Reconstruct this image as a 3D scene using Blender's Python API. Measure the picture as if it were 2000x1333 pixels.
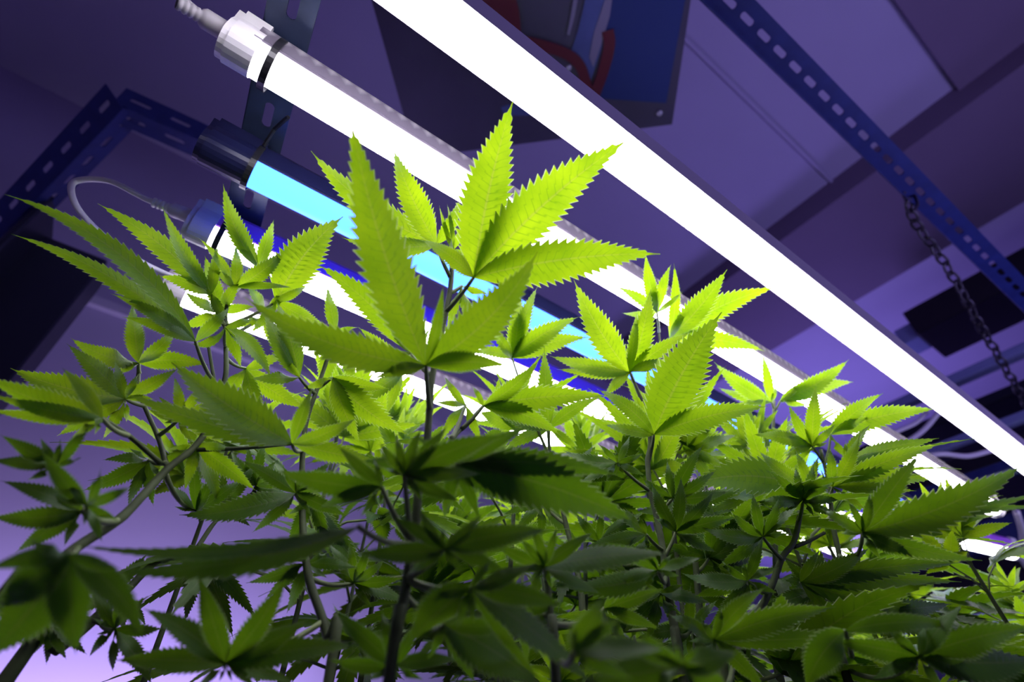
import bpy, bmesh, math, random
from mathutils import Vector, Matrix, noise
random.seed(7)
C = bpy.context.scene.collection
for o in list(bpy.data.objects): bpy.data.objects.remove(o)

# ------------------------------------------------------------------ camera, world, light
CZ = 0.45                                   # camera height above the floor
PITCH = math.radians(41.45); SP, CP = math.sin(PITCH), math.cos(PITCH)
F = 1000.0
CAM = Vector((0, 0, CZ))
cd = bpy.data.cameras.new('camera'); cam = bpy.data.objects.new('camera', cd); C.objects.link(cam)
cam.location = CAM; cam.rotation_euler = (math.pi/2 + PITCH, 0, 0)
cd.sensor_width = 36; cd.lens = 36*F/2000; cd.clip_start = 0.01
cd.dof.use_dof = True; cd.dof.focus_distance = 0.33; cd.dof.aperture_fstop = 6.0
bpy.context.scene.camera = cam
vs = bpy.context.scene.view_settings
vs.view_transform = 'Standard'; vs.look = 'None'; vs.gamma = 1; vs.use_curve_mapping = False
vs.exposure = 0.0
world = bpy.data.worlds.new('world'); bpy.context.scene.world = world; world.use_nodes = True
bg = world.node_tree.nodes['Background']
bg.inputs[0].default_value = (0.24, 0.15, 0.62, 1); bg.inputs[1].default_value = 0.16

TA = math.radians(54.204)                   # direction of the tubes in plan
TD = Vector((math.sin(TA), math.cos(TA), 0)); ND = Vector((-TD.y, TD.x, 0)); ZD = Vector((0, 0, 1))
def R(t, n, z): return TD*t + ND*n + Vector((0, 0, z + CZ))      # room frame, z from camera height

def area(name, loc, target, size, col, power, sy=None):
    l = bpy.data.lights.new(name, 'AREA'); l.shape = 'RECTANGLE'; l.size = size; l.size_y = sy or size
    l.color = col; l.energy = power
    o = bpy.data.objects.new(name, l); C.objects.link(o); o.location = loc
    o.rotation_euler = (target - loc).to_track_quat('-Z', 'Y').to_euler()
    return o
area('wall_fill_light', R(-0.20, 1.45, -0.25), R(-0.15, 1.74, 0.0), 1.4, (0.66, 0.52, 1.0), 12, 0.15).data.spread = 1.7  # unseen light for lamps lower left, added to brighten the wall
area('ceiling_fill_light', R(1.3, -0.9, 0.2), R(0.9, -0.2, 2.05), 0.8, (0.44, 0.37, 1.0), 14, 0.5)  # unseen fill light, added to brighten the ceiling
area('far_ceiling_fill_light', R(3.4, 1.3, 0.7), R(3.3, 0.4, 2.05), 0.9, (0.38, 0.28, 1.0), 22, 0.5)  # unseen fill, added to brighten the ceiling beyond the beam

# ------------------------------------------------------------------ materials
def mat(name, col, rough=0.5, metal=0.0, noise_amt=0.0, nscale=30, spec=0.5, bump=0.0):
    m = bpy.data.materials.new(name); m.use_nodes = True; nt = m.node_tree; b = nt.nodes['Principled BSDF']
    b.inputs['Base Color'].default_value = (*col, 1); b.inputs['Roughness'].default_value = rough
    b.inputs['Metallic'].default_value = metal; b.inputs['Specular IOR Level'].default_value = spec
    if noise_amt or bump:
        tc = nt.nodes.new('ShaderNodeTexCoord'); n = nt.nodes.new('ShaderNodeTexNoise')
        n.inputs['Scale'].default_value = nscale; n.inputs['Detail'].default_value = 4
        nt.links.new(tc.outputs['Object'], n.inputs['Vector'])
        if noise_amt:
            r = nt.nodes.new('ShaderNodeValToRGB')
            r.color_ramp.elements[0].position = 0.3; r.color_ramp.elements[1].position = 0.7
            r.color_ramp.elements[0].color = (*[c*(1-noise_amt) for c in col], 1)
            r.color_ramp.elements[1].color = (*[min(1, c*(1+noise_amt)) for c in col], 1)
            nt.links.new(n.outputs['Fac'], r.inputs[0]); nt.links.new(r.outputs[0], b.inputs['Base Color'])
        if bump:
            bp = nt.nodes.new('ShaderNodeBump'); bp.inputs['Strength'].default_value = bump
            nt.links.new(n.outputs['Fac'], bp.inputs['Height']); nt.links.new(bp.outputs[0], b.inputs['Normal'])
    return m
def emit(name, col, strength):
    m = bpy.data.materials.new(name); m.use_nodes = True; b = m.node_tree.nodes['Principled BSDF']
    b.inputs['Base Color'].default_value = (0.8, 0.8, 0.8, 1)
    b.inputs['Emission Color'].default_value = (*col, 1); b.inputs['Emission Strength'].default_value = strength
    return m
M = {}
M['ceiling'] = mat('ceiling_paint', (0.40, 0.37, 0.52), 0.8, noise_amt=0.03, nscale=3, bump=0.05)
M['beam'] = mat('beam_paint', (0.17, 0.13, 0.20), 0.8, noise_amt=0.04, nscale=3)
M['wall'] = mat('wall_paint', (0.36, 0.32, 0.50), 0.85, noise_amt=0.03, nscale=2, bump=0.04)
M['floor'] = mat('floor_screed', (0.2, 0.2, 0.22), 0.7, noise_amt=0.2, nscale=6)
M['blue_steel'] = mat('blue_painted_steel', (0.018, 0.030, 0.15), 0.42, 0.2, noise_amt=0.15, nscale=40)
M['grey_steel'] = mat('blue_grey_painted_steel', (0.035, 0.05, 0.11), 0.38, 0.2, noise_amt=0.2, nscale=60)
M['dark_steel'] = mat('dark_painted_steel', (0.02, 0.022, 0.04), 0.4, 0.3)
M['black'] = mat('black_plastic', (0.012, 0.012, 0.014), 0.35)
M['white_plastic'] = mat('white_plastic', (0.72, 0.70, 0.70), 0.38)
M['grey_plastic'] = mat('grey_cable_plastic', (0.42, 0.40, 0.42), 0.5)
M['board'] = mat('navy_board', (0.085, 0.075, 0.12), 0.35, noise_amt=0.25, nscale=4)
M['red'] = mat('red_print', (0.16, 0.015, 0.03), 0.5)
M['pale_blue'] = mat('pale_blue_print', (0.10, 0.14, 0.32), 0.5, noise_amt=0.2, nscale=14)
M['navy'] = mat('navy_print', (0.02, 0.045, 0.19), 0.5)
M['white_print'] = mat('white_print', (0.3, 0.28, 0.36), 0.5)
M['screw'] = mat('zinc_screw', (0.7, 0.7, 0.75), 0.3, 0.6)
M['chain'] = mat('dark_chain_steel', (0.05, 0.045, 0.06), 0.4, 0.6)
M['duct'] = mat('black_duct_sheet', (0.012, 0.010, 0.016), 0.3)
M['pale_steel'] = mat('pale_blue_steel', (0.30, 0.36, 0.62), 0.35, 0.2)
M['navy_plastic'] = mat('dark_navy_plastic', (0.008, 0.010, 0.05), 0.35)
M['white_led'] = None
def led_mat():
    m = bpy.data.materials.new('white_led_diffuser'); m.use_nodes = True; nt = m.node_tree; b = nt.nodes['Principled BSDF']
    b.inputs['Base Color'].default_value = (0.8, 0.8, 0.8, 1); b.inputs['Emission Color'].default_value = (0.92, 0.88, 1.0, 1)
    b.inputs['Emission Strength'].default_value = 24
    return m
M['white_led'] = led_mat()
M['blue_led'] = emit('cyan_led_diffuser', (0.27, 1.0, 12.0), 1.0)
M['blue_led'].node_tree.nodes['Principled BSDF'].inputs['Base Color'].default_value = (0.02, 0.02, 0.03, 1); M['blue_led'].node_tree.nodes['Principled BSDF'].inputs['Specular IOR Level'].default_value = 0.1
# clear grey housing with a row of diodes faintly showing through
def housing_mat(name, col, dots):
    m = mat(name, col, 0.22, 0.0, spec=0.6); nt = m.node_tree; b = nt.nodes['Principled BSDF']
    tc = nt.nodes.new('ShaderNodeTexCoord'); sx = nt.nodes.new('ShaderNodeSeparateXYZ'); nt.links.new(tc.outputs['Object'], sx.inputs[0])
    def mth(op, a, bb=None):
        n = nt.nodes.new('ShaderNodeMath'); n.operation = op
        for i, v in enumerate((a, bb)):
            if v is None: continue
            if isinstance(v, (int, float)): n.inputs[i].default_value = v
            else: nt.links.new(v, n.inputs[i])
        return n.outputs[0]
    fr = mth('ABSOLUTE', mth('SUBTRACT', mth('FRACT', mth('DIVIDE', sx.outputs[0], 0.0105)), 0.5))
    zz = mth('ABSOLUTE', mth('SUBTRACT', sx.outputs[2], 0.018))
    d = mth('ADD', mth('MULTIPLY', fr, 2.0), mth('MULTIPLY', zz, 160))
    k = mth('MAXIMUM', mth('SUBTRACT', 1.0, d), 0.0)
    nt.links.new(mth('MULTIPLY', k, dots), b.inputs['Emission Strength']); b.inputs['Emission Color'].default_value = (1, 0.95, 1, 1)
    return m
M['housing'] = housing_mat('clear_grey_housing', (0.16, 0.14, 0.18), 0.22)
M['plain_housing'] = mat('grey_housing', (0.50, 0.46, 0.52), 0.35)
M['violet_lit_housing'] = mat('housing_violet_cast', (0.50, 0.16, 0.85), 0.3)  # violet light on the housing, put into its base colour

def leaf_mat(name='leaf_blade', k=1.0):
    m = bpy.data.materials.new(name); m.use_nodes = True; nt = m.node_tree
    for n in list(nt.nodes): nt.nodes.remove(n)
    L = nt.links.new
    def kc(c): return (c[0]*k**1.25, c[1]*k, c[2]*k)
    def N(t, **k):
        n = nt.nodes.new(t)
        for a, b in k.items(): setattr(n, a, b)
        return n
    def mth(op, a, b=None, clamp=False):
        n = N('ShaderNodeMath', operation=op); n.use_clamp = clamp
        for i, v in enumerate((a, b)):
            if v is None: continue
            if isinstance(v, (int, float)): n.inputs[i].default_value = v
            else: L(v, n.inputs[i])
        return n.outputs[0]
    out = N('ShaderNodeOutputMaterial'); uv = N('ShaderNodeUVMap', uv_map='UVMap')
    s = N('ShaderNodeSeparateXYZ'); L(uv.outputs[0], s.inputs[0])
    au = mth('ABSOLUTE', s.outputs[0]); v = s.outputs[1]
    ph = mth('FRACT', mth('SUBTRACT', v, mth('MULTIPLY', au, 1.7)))
    tri = mth('ABSOLUTE', mth('SUBTRACT', ph, 0.5))                     # 0.5 at a vein, 0 between
    vein = mth('MULTIPLY', mth('SUBTRACT', tri, 0.40), 10.0, True)
    fade = mth('SUBTRACT', 1.0, mth('MULTIPLY', au, 0.8))
    vein = mth('MULTIPLY', vein, fade)
    mid = mth('SUBTRACT', 1.0, mth('MULTIPLY', au, 14.0), True)
    edge = mth('MULTIPLY', mth('SUBTRACT', au, 0.945), 18.0, True)
    tc = N('ShaderNodeTexCoord'); nz = N('ShaderNodeTexNoise'); nz.inputs['Scale'].default_value = 55; nz.inputs['Detail'].default_value = 3
    L(tc.outputs['Object'], nz.inputs['Vector'])
    oi = N('ShaderNodeObjectInfo')
    def mixc(f, a, b):
        n = N('ShaderNodeMix', data_type='RGBA')
        L(f, n.inputs[0])
        for i, c in ((6, a), (7, b)):
            if isinstance(c, tuple): n.inputs[i].default_value = (*c, 1)
            else: L(c, n.inputs[i])
        return n.outputs[2]
    nf = mth('MULTIPLY', mth('SUBTRACT', nz.outputs['Fac'], 0.3), 2.2, True)
    t = mixc(nf, kc((0.24, 0.42, 0.004)), kc((0.40, 0.60, 0.006)))
    t = mixc(mth('MULTIPLY', oi.outputs['Random'], 0.35), t, kc((0.19, 0.41, 0.006)))
    t = mixc(mth('MULTIPLY', vein, 0.75), t, kc((0.05, 0.19, 0.0)))
    t = mixc(mth('MULTIPLY', mid, 0.45), t, kc((0.30, 0.32, 0.05)))
    t = mixc(mth('MULTIPLY', edge, 0.7), t, (0.7, 0.8, 0.45))
    d = mixc(nf, (0.030, 0.085, 0.010), (0.055, 0.125, 0.014))
    d = mixc(mth('MULTIPLY', mid, 0.6), d, (0.16, 0.20, 0.07))
    d = mixc(mth('MULTIPLY', edge, 0.5), d, (0.4, 0.45, 0.25))
    d = mixc(mth('MULTIPLY', vein, 0.5), d, (0.10, 0.15, 0.05))
    h = mth('ADD', mth('MULTIPLY', vein, -0.9), mth('MULTIPLY', nz.outputs['Fac'], 0.3))
    bp = N('ShaderNodeBump'); bp.inputs['Strength'].default_value = 0.35; bp.inputs['Distance'].default_value = 0.0006; L(h, bp.inputs['Height'])
    pr = N('ShaderNodeBsdfPrincipled'); L(d, pr.inputs['Base Color']); pr.inputs['Roughness'].default_value = 0.52; pr.inputs['Specular IOR Level'].default_value = 0.35
    L(bp.outputs[0], pr.inputs['Normal'])
    tr = N('ShaderNodeBsdfTranslucent'); L(t, tr.inputs['Color'])
    mx = N('ShaderNodeMixShader'); mx.inputs[0].default_value = 0.42; L(pr.outputs[0], mx.inputs[1]); L(tr.outputs[0], mx.inputs[2])
    L(mx.outputs[0], out.inputs['Surface'])
    return m
M['leaf'] = leaf_mat()
M['shaded_leaf'] = leaf_mat('shade_darkened_leaf', 0.45)     # lower leaves: canopy shade put into the leaf colour
M['stem'] = mat('woody_green_stem', (0.045, 0.060, 0.022), 0.7, spec=0.2, noise_amt=0.35, nscale=60, bump=0.3)
M['petiole'] = mat('leaf_stalk', (0.12, 0.15, 0.06), 0.65, spec=0.25, noise_amt=0.25, nscale=50)

# ------------------------------------------------------------------ helpers
def new_obj(name, bm, m, parent=None, smooth=True, loc=None):
    me = bpy.data.meshes.new(name); bm.to_mesh(me); bm.free()
    if smooth:
        for p in me.polygons: p.use_smooth = True
    me.materials.append(m)
    o = bpy.data.objects.new(name, me); C.objects.link(o)
    if parent: o.parent = parent
    if loc is not None: o.location = loc
    return o
def tag(o, label=None, cat=None, group=None, kind=None):
    if label: o['label'] = label
    if cat: o['category'] = cat
    if group: o['group'] = group
    if kind: o['kind'] = kind
    return o
def thing(name, loc, label, cat, group=None):
    o = bpy.data.objects.new(name, None); C.objects.link(o); o.location = loc; o.empty_display_size = 0.02
    return tag(o, label, cat, group)
def box(bm, o, ax, ay, az, x0, x1, y0, y1, z0, z1):
    vs_ = [bm.verts.new(o + ax*x + ay*y + az*z) for x in (x0, x1) for y in (y0, y1) for z in (z0, z1)]
    for f in ((0,1,3,2),(4,6,7,5),(0,4,5,1),(2,3,7,6),(0,2,6,4),(1,5,7,3)): bm.faces.new([vs_[i] for i in f])
def rbox(bm, t0, t1, n0, n1, z0, z1): box(bm, R(0,0,0), TD, ND, ZD, t0, t1, n0, n1, z0, z1)
def tube(bm, pts, rad, seg=8, caps=True):
    pts = [Vector(p) for p in pts]; n = len(pts)
    if not callable(rad):
        r0 = rad; rad = lambda s: r0
    prev = None; up = None
    for i, p in enumerate(pts):
        d = (pts[min(i+1, n-1)] - pts[max(i-1, 0)]).normalized()
        if up is None:
            up = Vector((0, 0, 1)) if abs(d.z) < 0.9 else Vector((1, 0, 0))
        a = (up - d*up.dot(d)).normalized(); b = d.cross(a); up = a
        r = rad(i/(n-1)); ring = [bm.verts.new(p + (a*math.cos(6.28319*k/seg) + b*math.sin(6.28319*k/seg))*r) for k in range(seg)]
        if prev:
            for k in range(seg): bm.faces.new((prev[k], prev[(k+1) % seg], ring[(k+1) % seg], ring[k]))
        elif caps: bm.faces.new(ring[::-1])
        prev = ring
    if caps: bm.faces.new(prev)
def catmull(P, k=6):
    P = [Vector(p) for p in P]; Q = [P[0]*2-P[1]] + P + [P[-1]*2-P[-2]]; out = []
    for i in range(1, len(Q)-2):
        for j in range(k):
            t = j/k; a, b, c, d = Q[i-1:i+3]
            out.append(0.5*((2*b) + (c-a)*t + (2*a-5*b+4*c-d)*t*t + (3*b-a-3*c+d)*t**3))
    out.append(P[-1]); return out
def ray(x, y):
    u = (x-1000)/1000; v = (667-y)/1000
    return Vector((u, CP - SP*v, SP + CP*v))
def PD(x, y, D): return CAM + ray(x, y)*D                # point at depth D
def PZ(x, y, z):                                         # point at height z above the camera
    r = ray(x, y); return CAM + r*(z/r.z)
def PR(x, y, r):                                         # point at horizontal forward distance r
    q = ray(x, y); return CAM + q*(r/q.y)
def extrude_profile(bm, prof, o, ax, ay, az, x0, x1):
    a = [bm.verts.new(o + ax*x0 + ay*p[0] + az*p[1]) for p in prof]
    b = [bm.verts.new(o + ax*x1 + ay*p[0] + az*p[1]) for p in prof]
    n = len(prof)
    for i in range(n): bm.faces.new((a[i], a[(i+1) % n], b[(i+1) % n], b[i]))
    bm.faces.new(a[::-1]); bm.faces.new(b)
X, Y, Z = Vector((1,0,0)), Vector((0,1,0)), Vector((0,0,1)); O = Vector((0,0,0))

# ------------------------------------------------------------------ setting
def struct(name, m, *boxes):
    bm = bmesh.new()
    for b in boxes: rbox(bm, *b)
    bmesh.ops.recalc_face_normals(bm, faces=bm.faces)
    return tag(new_obj(name, bm, m, smooth=False), kind='structure')
CH = 2.05
struct('ceiling', M['ceiling'], (-2.6, 5.0, -2.2, 1.74, CH, CH+0.1))
struct('floor', M['floor'], (-2.6, 5.0, -2.2, 1.74, -CZ-0.1, -CZ))
struct('wall_left', M['wall'], (-2.6, 5.1, 1.74, 1.84, -CZ-0.1, CH+0.1))
struct('wall_far', M['wall'], (5.0, 5.1, -2.2, 1.74, -CZ, CH))
struct('trim_1', M['ceiling'], (-2.6, 5.0, 1.715, 1.74, 1.175, 1.205))          # picture rail
struct('trim_2', M['beam'], (1.88, 2.55, -2.2, 1.74, 1.93, CH))                # ceiling beam
struct('trim_3', M['ceiling'], (-2.6, 1.88, 0.166, 0.178, CH-0.012, CH))
struct('trim_4', M['beam'], (1.10, 1.88, -2.2, -0.325, CH-0.03, CH))

# ------------------------------------------------------------------ slotted steel
def stadium(n, hl, hw):
    out = []
    for k in range(n):
        a = 2*math.pi*(k+0.5)/n; cx, sy = math.cos(a), math.sin(a)
        out.append(((hl-hw)*(1 if cx > 0 else -1) + hw*cx, hw*sy))
    return out
def slotted_strip(bm, o, ax, ay, length, width, sl, sw, pitch, off=0.5):
    n = int(length/pitch); q = 12
    S = stadium(q, sl/2, sw/2)
    for c in range(n):
        cx = (c+0.5)*pitch; cy = width*off
        x0, x1 = -pitch/2, pitch/2; y0, y1 = -cy, width-cy
        # outer ring: one point for each inner point, pushed out to the rectangle
        outer = []
        for (px, py) in S:
            kx = (x1 if px > 0 else x0)
            tx = 1e9 if abs(px) < 1e-9 else abs(kx/px); ky = y1 if py > 0 else y0; ty = abs(ky/py) if abs(py) > 1e-9 else 1e9
            t_ = min(tx, ty); outer.append([px*t_, py*t_])
        # snap nearest ring points to the four corners
        for (gx, gy) in ((x0, y0), (x0, y1), (x1, y0), (x1, y1)):
            i = min(range(q), key=lambda i: (outer[i][0]-gx)**2 + (outer[i][1]-gy)**2); outer[i] = [gx, gy]
        vi = [bm.verts.new(o + ax*(cx+p[0]) + ay*(cy+p[1])) for p in S]
        vo = [bm.verts.new(o + ax*(cx+p[0]) + ay*(cy+p[1])) for p in outer]
        for i in range(q): bm.faces.new((vo[i], vo[(i+1) % q], vi[(i+1) % q], vi[i]))
    bmesh.ops.remove_doubles(bm, verts=bm.verts, dist=1e-5)
def angle_bar(name, p0, p1, up, label, m, w1=0.04, w2=0.04, sl=0.022, sw=0.009, pitch=0.042, th=0.0022):
    p0 = Vector(p0); d = (Vector(p1)-p0); L = d.length; ax = d.normalized()
    a1 = (Vector(up) - ax*Vector(up).dot(ax)).normalized(); a2 = ax.cross(a1)
    root = thing(name, p0, label, 'slotted steel bar')
    for a, w in ((a1, w1), (a2, w2)):
        if w <= 0: continue
        bm = bmesh.new(); slotted_strip(bm, O, ax, a, L, w, sl, sw, pitch)
        bmesh.ops.recalc_face_normals(bm, faces=bm.faces)
        o = new_obj('flange', bm, m, root, smooth=False)
        s = o.modifiers.new('thickness', 'SOLIDIFY'); s.thickness = th; s.offset = 0
    return root

# frame beyond the lamps (upper rack): two bars meeting in a corner and a dark leg
UZ = 1.04
CR, CU, CF = Vector((1, 0, 0)), Vector((0, -SP, CP)), Vector((0, CP, SP))
def side_of(a, b, k):
    d = (b-a).normalized(); v = ((a+b)/2-CAM).normalized(); q = v.cross(d).normalized()
    return q + v*k
a, b = PZ(222, 200, UZ), PZ(760, 440, UZ)
angle_bar('slotted_angle', a, b, side_of(a, b, 1.0), 'blue slotted angle bar running from the frame corner behind the cyan tube', M['blue_steel'], 0.052, 0.052, 0.038, 0.010, 0.074)
a, b = PZ(240, 212, UZ-0.01), PZ(-10, 475, UZ-0.1)
angle_bar('slotted_angle', a, b, side_of(a, b, 1.0), 'blue slotted angle bar going down left from the frame corner', M['blue_steel'], 0.056, 0.056, 0.034, 0.012, 0.068)
bm = bmesh.new(); rbox(bm, -0.47, -0.33, 1.235, 1.33, 0.15, UZ-0.06); rbox(bm, -0.47, -0.455, 1.13, 1.34, 0.55, UZ-0.03)
o = new_obj('rack_leg', bm, M['dark_steel'], smooth=False); bmesh_mod = o.modifiers.new('bevel', 'BEVEL'); bmesh_mod.width = 0.004
tag(o, 'dark steel rack leg at the left edge under the slotted frame', 'rack leg')
# long bar upper right
A0, A1 = PZ(1335, 15, 0.86), PZ(1960, 600, 0.86); dr = (A1-A0).normalized()
G3s = A0 - dr*0.45 - ND*0.02
angle_bar('slotted_angle', G3s, A1 + dr*1.2 - ND*0.02, -ND + ZD*0.10, 'long navy slotted angle bar crossing the upper right ceiling', M['blue_steel'], 0.045, 0.03, 0.027, 0.0095, 0.040)
# flat cross strap the tubes hang under
S0, S1 = PZ(590, -60, 0.381), PZ(432, 620, 0.381)
sd = (S1-S0).normalized(); sp = sd.cross(ZD)
root = thing('mounting_strap', S0, 'wide blue grey slotted steel strap that the tubes are tied to', 'steel strap')
bm = bmesh.new(); slotted_strip(bm, -sp*0.0145, sd, sp, (S1-S0).length, 0.029, 0.021, 0.0068, 0.042)
bmesh.ops.recalc_face_normals(bm, faces=bm.faces)
o = new_obj('web', bm, M['grey_steel'], root, smooth=False); s = o.modifiers.new('thickness', 'SOLIDIFY'); s.thickness = 0.0018; s.offset = 0
bm = bmesh.new(); box(bm, -sp*0.0145, sd, sp, ZD, 0, (S1-S0).length, -0.001, 0.0008, 0, 0.022)
new_obj('flange', bm, M['grey_steel'], root, smooth=False)
# its twin at the far end of the tubes
root = thing('mounting_strap', R(1.06, -0.05, 0.381), 'far steel cross strap half hidden behind leaves at the lower right', 'steel strap')
bm = bmesh.new(); slotted_strip(bm, O, ND, TD, 0.62, 0.029, 0.021, 0.0068, 0.042); bmesh.ops.recalc_face_normals(bm, faces=bm.faces)
o = new_obj('web', bm, M['grey_steel'], root, smooth=False); s = o.modifiers.new('thickness', 'SOLIDIFY'); s.thickness = 0.0018; s.offset = 0

# ------------------------------------------------------------------ tube lights
def lamp(name, p0, p1, label, lens, house, cap_m, hh=0.026, r=0.0125, c=0.016, ww=1.0):
    p0, p1 = Vector(p0), Vector(p1); L = (p1-p0).length; ax = (p1-p0).normalized()
    az = (ZD - ax*ax.z).normalized(); ay = az.cross(ax)
    root = thing(name, p0, label, 'tube light')
    root.rotation_euler = Matrix((ax, ay, az)).transposed().to_euler()
    bm = bmesh.new()
    prof = [(r*math.cos(a), r*math.sin(a)) for a in [math.pi + math.pi*k/16 for k in range(17)]]
    extrude_profile(bm, prof, O, X, Y, Z, c, L-c); new_obj('diffuser', bm, lens, root)
    for f in root.children[0].data.polygons: f.use_smooth = abs(f.normal.z) < 0.999 and abs(f.normal.x) < 0.5
    bm = bmesh.new(); w = r*0.98*ww
    prof = [(-w, 0.0004), (-w*1.04, 0.002), (-w*0.94, 0.005), (-w*0.94, hh*0.8), (-w*0.7, hh), (w*0.7, hh), (w*0.94, hh*0.8), (w*0.94, 0.005), (w*1.04, 0.002), (w, 0.0004)]
    extrude_profile(bm, prof, O, X, Y, Z, c*0.7, L-c*0.7); new_obj('housing', bm, house, root, smooth=False)
    for x0, x1, s in ((0.0, c, 1), (L-c, L, -1)):
        bm = bmesh.new(); R2 = r*1.08
        prof = [(R2*math.cos(a), R2*math.sin(a)*0.98) for a in [math.pi + math.pi*k/12 for k in range(13)]] + [(R2, hh*0.3), (R2*0.86, hh*0.6), (R2, hh*0.95), (R2*0.8, hh*1.06), (-R2*0.8, hh*1.06), (-R2, hh*0.95), (-R2*0.86, hh*0.6), (-R2, hh*0.3)]
        extrude_profile(bm, prof, O, X, Y, Z, x0, x1)
        xo = x0-0.004 if s == 1 else x1
        prof2 = [(p[0]*0.9, p[1]*0.9) for p in prof]; extrude_profile(bm, prof2, O, X, Y, Z, xo, xo+0.004)
        new_obj('end_cap', bm, cap_m, root, smooth=False)
    return root
H = 0.35
def tl(n, label, lens, house, cap, t0=-0.075, t1=1.125, **k): return lamp('tube_light', R(t0, n, H), R(t1, n, H), label, lens, house, cap, **k)
tl(0.108, 'brightest white LED tube light, the highest across the picture with its start outside the frame', M['white_led'], M['plain_housing'], M['white_plastic'], -0.11, 1.19, r=0.0135, hh=0.040, ww=1.16)
tl(0.197, 'white LED tube light with grey white end cap and cable at the upper left', M['white_led'], M['housing'], M['white_plastic'], r=0.0120, ww=1.08)
tl(0.280, 'cyan blue glowing tube light in a dark blue housing', M['blue_led'], M['navy_plastic'], M['navy_plastic'], -0.072, 1.12, r=0.0118, c=0.034)
tl(0.360, 'white LED tube light with violet lit housing just below the cyan tube', M['white_led'], M['violet_lit_housing'], M['white_plastic'], -0.066, 1.115, r=0.0118)
tl(0.447, 'lowest white LED tube light, mostly hidden behind leaves', M['white_led'], M['housing'], M['white_plastic'], -0.07, 1.13, r=0.0118)
lamp('tube_light', PZ(1640, 1003, 0.36), PZ(1985, 1083, 0.35), 'short white LED tube light seen at the lower right edge behind the leaves', M['white_led'], M['violet_lit_housing'], M['white_plastic'], r=0.0125)

# cable ties
def tie(t, n, label, r=0.0148, tilt=0.0, tail=None):
    bm = bmesh.new(); k = 28; a_ = []
    for i in range(k):
        a = 2*math.pi*i/k; y = r*math.cos(a); z = (r*math.sin(a)) if math.sin(a) < 0 else r*2.05*math.sin(a)
        for dx, rr in ((-0.0022, 1), (0.0022, 1), (0.0022, 1.06), (-0.0022, 1.06)): a_.append(bm.verts.new(TD*(dx + tilt*z) + ND*y*rr + ZD*z*rr))
    for i in range(k):
        j = (i+1) % k
        for q in range(4): bm.faces.new((a_[i*4+q], a_[i*4+(q+1) % 4], a_[j*4+(q+1) % 4], a_[j*4+q]))
    if tail: tube(bm, tail, 0.0016, 6)
    bmesh.ops.recalc_face_normals(bm, faces=bm.faces)
    o = new_obj('cable_tie', bm, M['black'], smooth=False, loc=R(t, n, H)); tag(o, label, 'cable tie')
tie(-0.050, 0.197, 'black cable tie round the white tube with the grey white end cap')
tie(-0.040, 0.280, 'black cable tie with a loose tail at the start of the cyan tube', r=0.0140, tail=[TD*0.0+ZD*0.020-ND*0.012, TD*0.002+ZD*0.026-ND*0.026, TD*0.008+ZD*0.02-ND*0.045])
tie(-0.044, 0.360, 'black cable tie round the violet lit white tube', r=0.0140)

# cables with plugs
def cable(pts, rad, label, m=None, plug=None, cat='cable', name='power_cable'):
    pts = catmull(pts, 8); o0 = pts[0].copy()
    root = thing(name, o0, label, cat)
    bm = bmesh.new(); tube(bm, [p-o0 for p in pts], rad, 10); new_obj('sheath', bm, m or M['grey_plastic'], root)
    if plug:
        d = (pts[0]-pts[2]).normalized(); a = d
        bm = bmesh.new(); prof = [(0, rad), (0.001, rad*1.5)]
        P = []; n = 4
        for k in range(n):
            z = 0.002+k*0.0032; P += [(z, rad*1.45), (z+0.0006, rad*1.75), (z+0.0020, rad*1.75), (z+0.0024, rad*1.45)]
        e = 0.002+n*0.0032
        P += [(e, rad*2.0), (e+0.002, rad*2.6), (e+0.014, rad*2.6), (e+0.017, rad*2.2)]
        pr = None
        b1 = a.orthogonal().normalized(); b2 = a.cross(b1); st = -a*(e+0.016)
        for z, r_ in P:
            ring = [bm.verts.new(st + a*z + (b1*math.cos(k*0.5236) + b2*math.sin(k*0.5236))*r_) for k in range(12)]
            if pr:
                for k in range(12): bm.faces.new((pr[k], pr[(k+1) % 12], ring[(k+1) % 12], ring[k]))
            pr = ring
        bm.faces.new(pr); bmesh.ops.recalc_face_normals(bm, faces=bm.faces)
        new_obj('plug', bm, m or M['grey_plastic'], root)
    return root
cable([R(-0.079, 0.197, H+0.010), PZ(405, 40, H+0.006), PZ(375, 14, H+0.008), PZ(330, -20, H+0.012), PZ(230, -70, H+0.03)], 0.0024, 'grey white power cable plugged into the upper left tube', plug=True)
e = R(-0.070, 0.360, H+0.010)
cable([e, R(-0.102, 0.365, H+0.012), PZ(215, 355, H+0.02), PZ(150, 354, H+0.02), PZ(140, 380, H), PZ(165, 425, H-0.01), PZ(230, 485, H-0.02), PZ(310, 530, H-0.02), PZ(385, 560, H-0.03)], 0.0024, 'looped white power cable of the violet lit tube', M['white_plastic'], plug=True)

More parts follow.
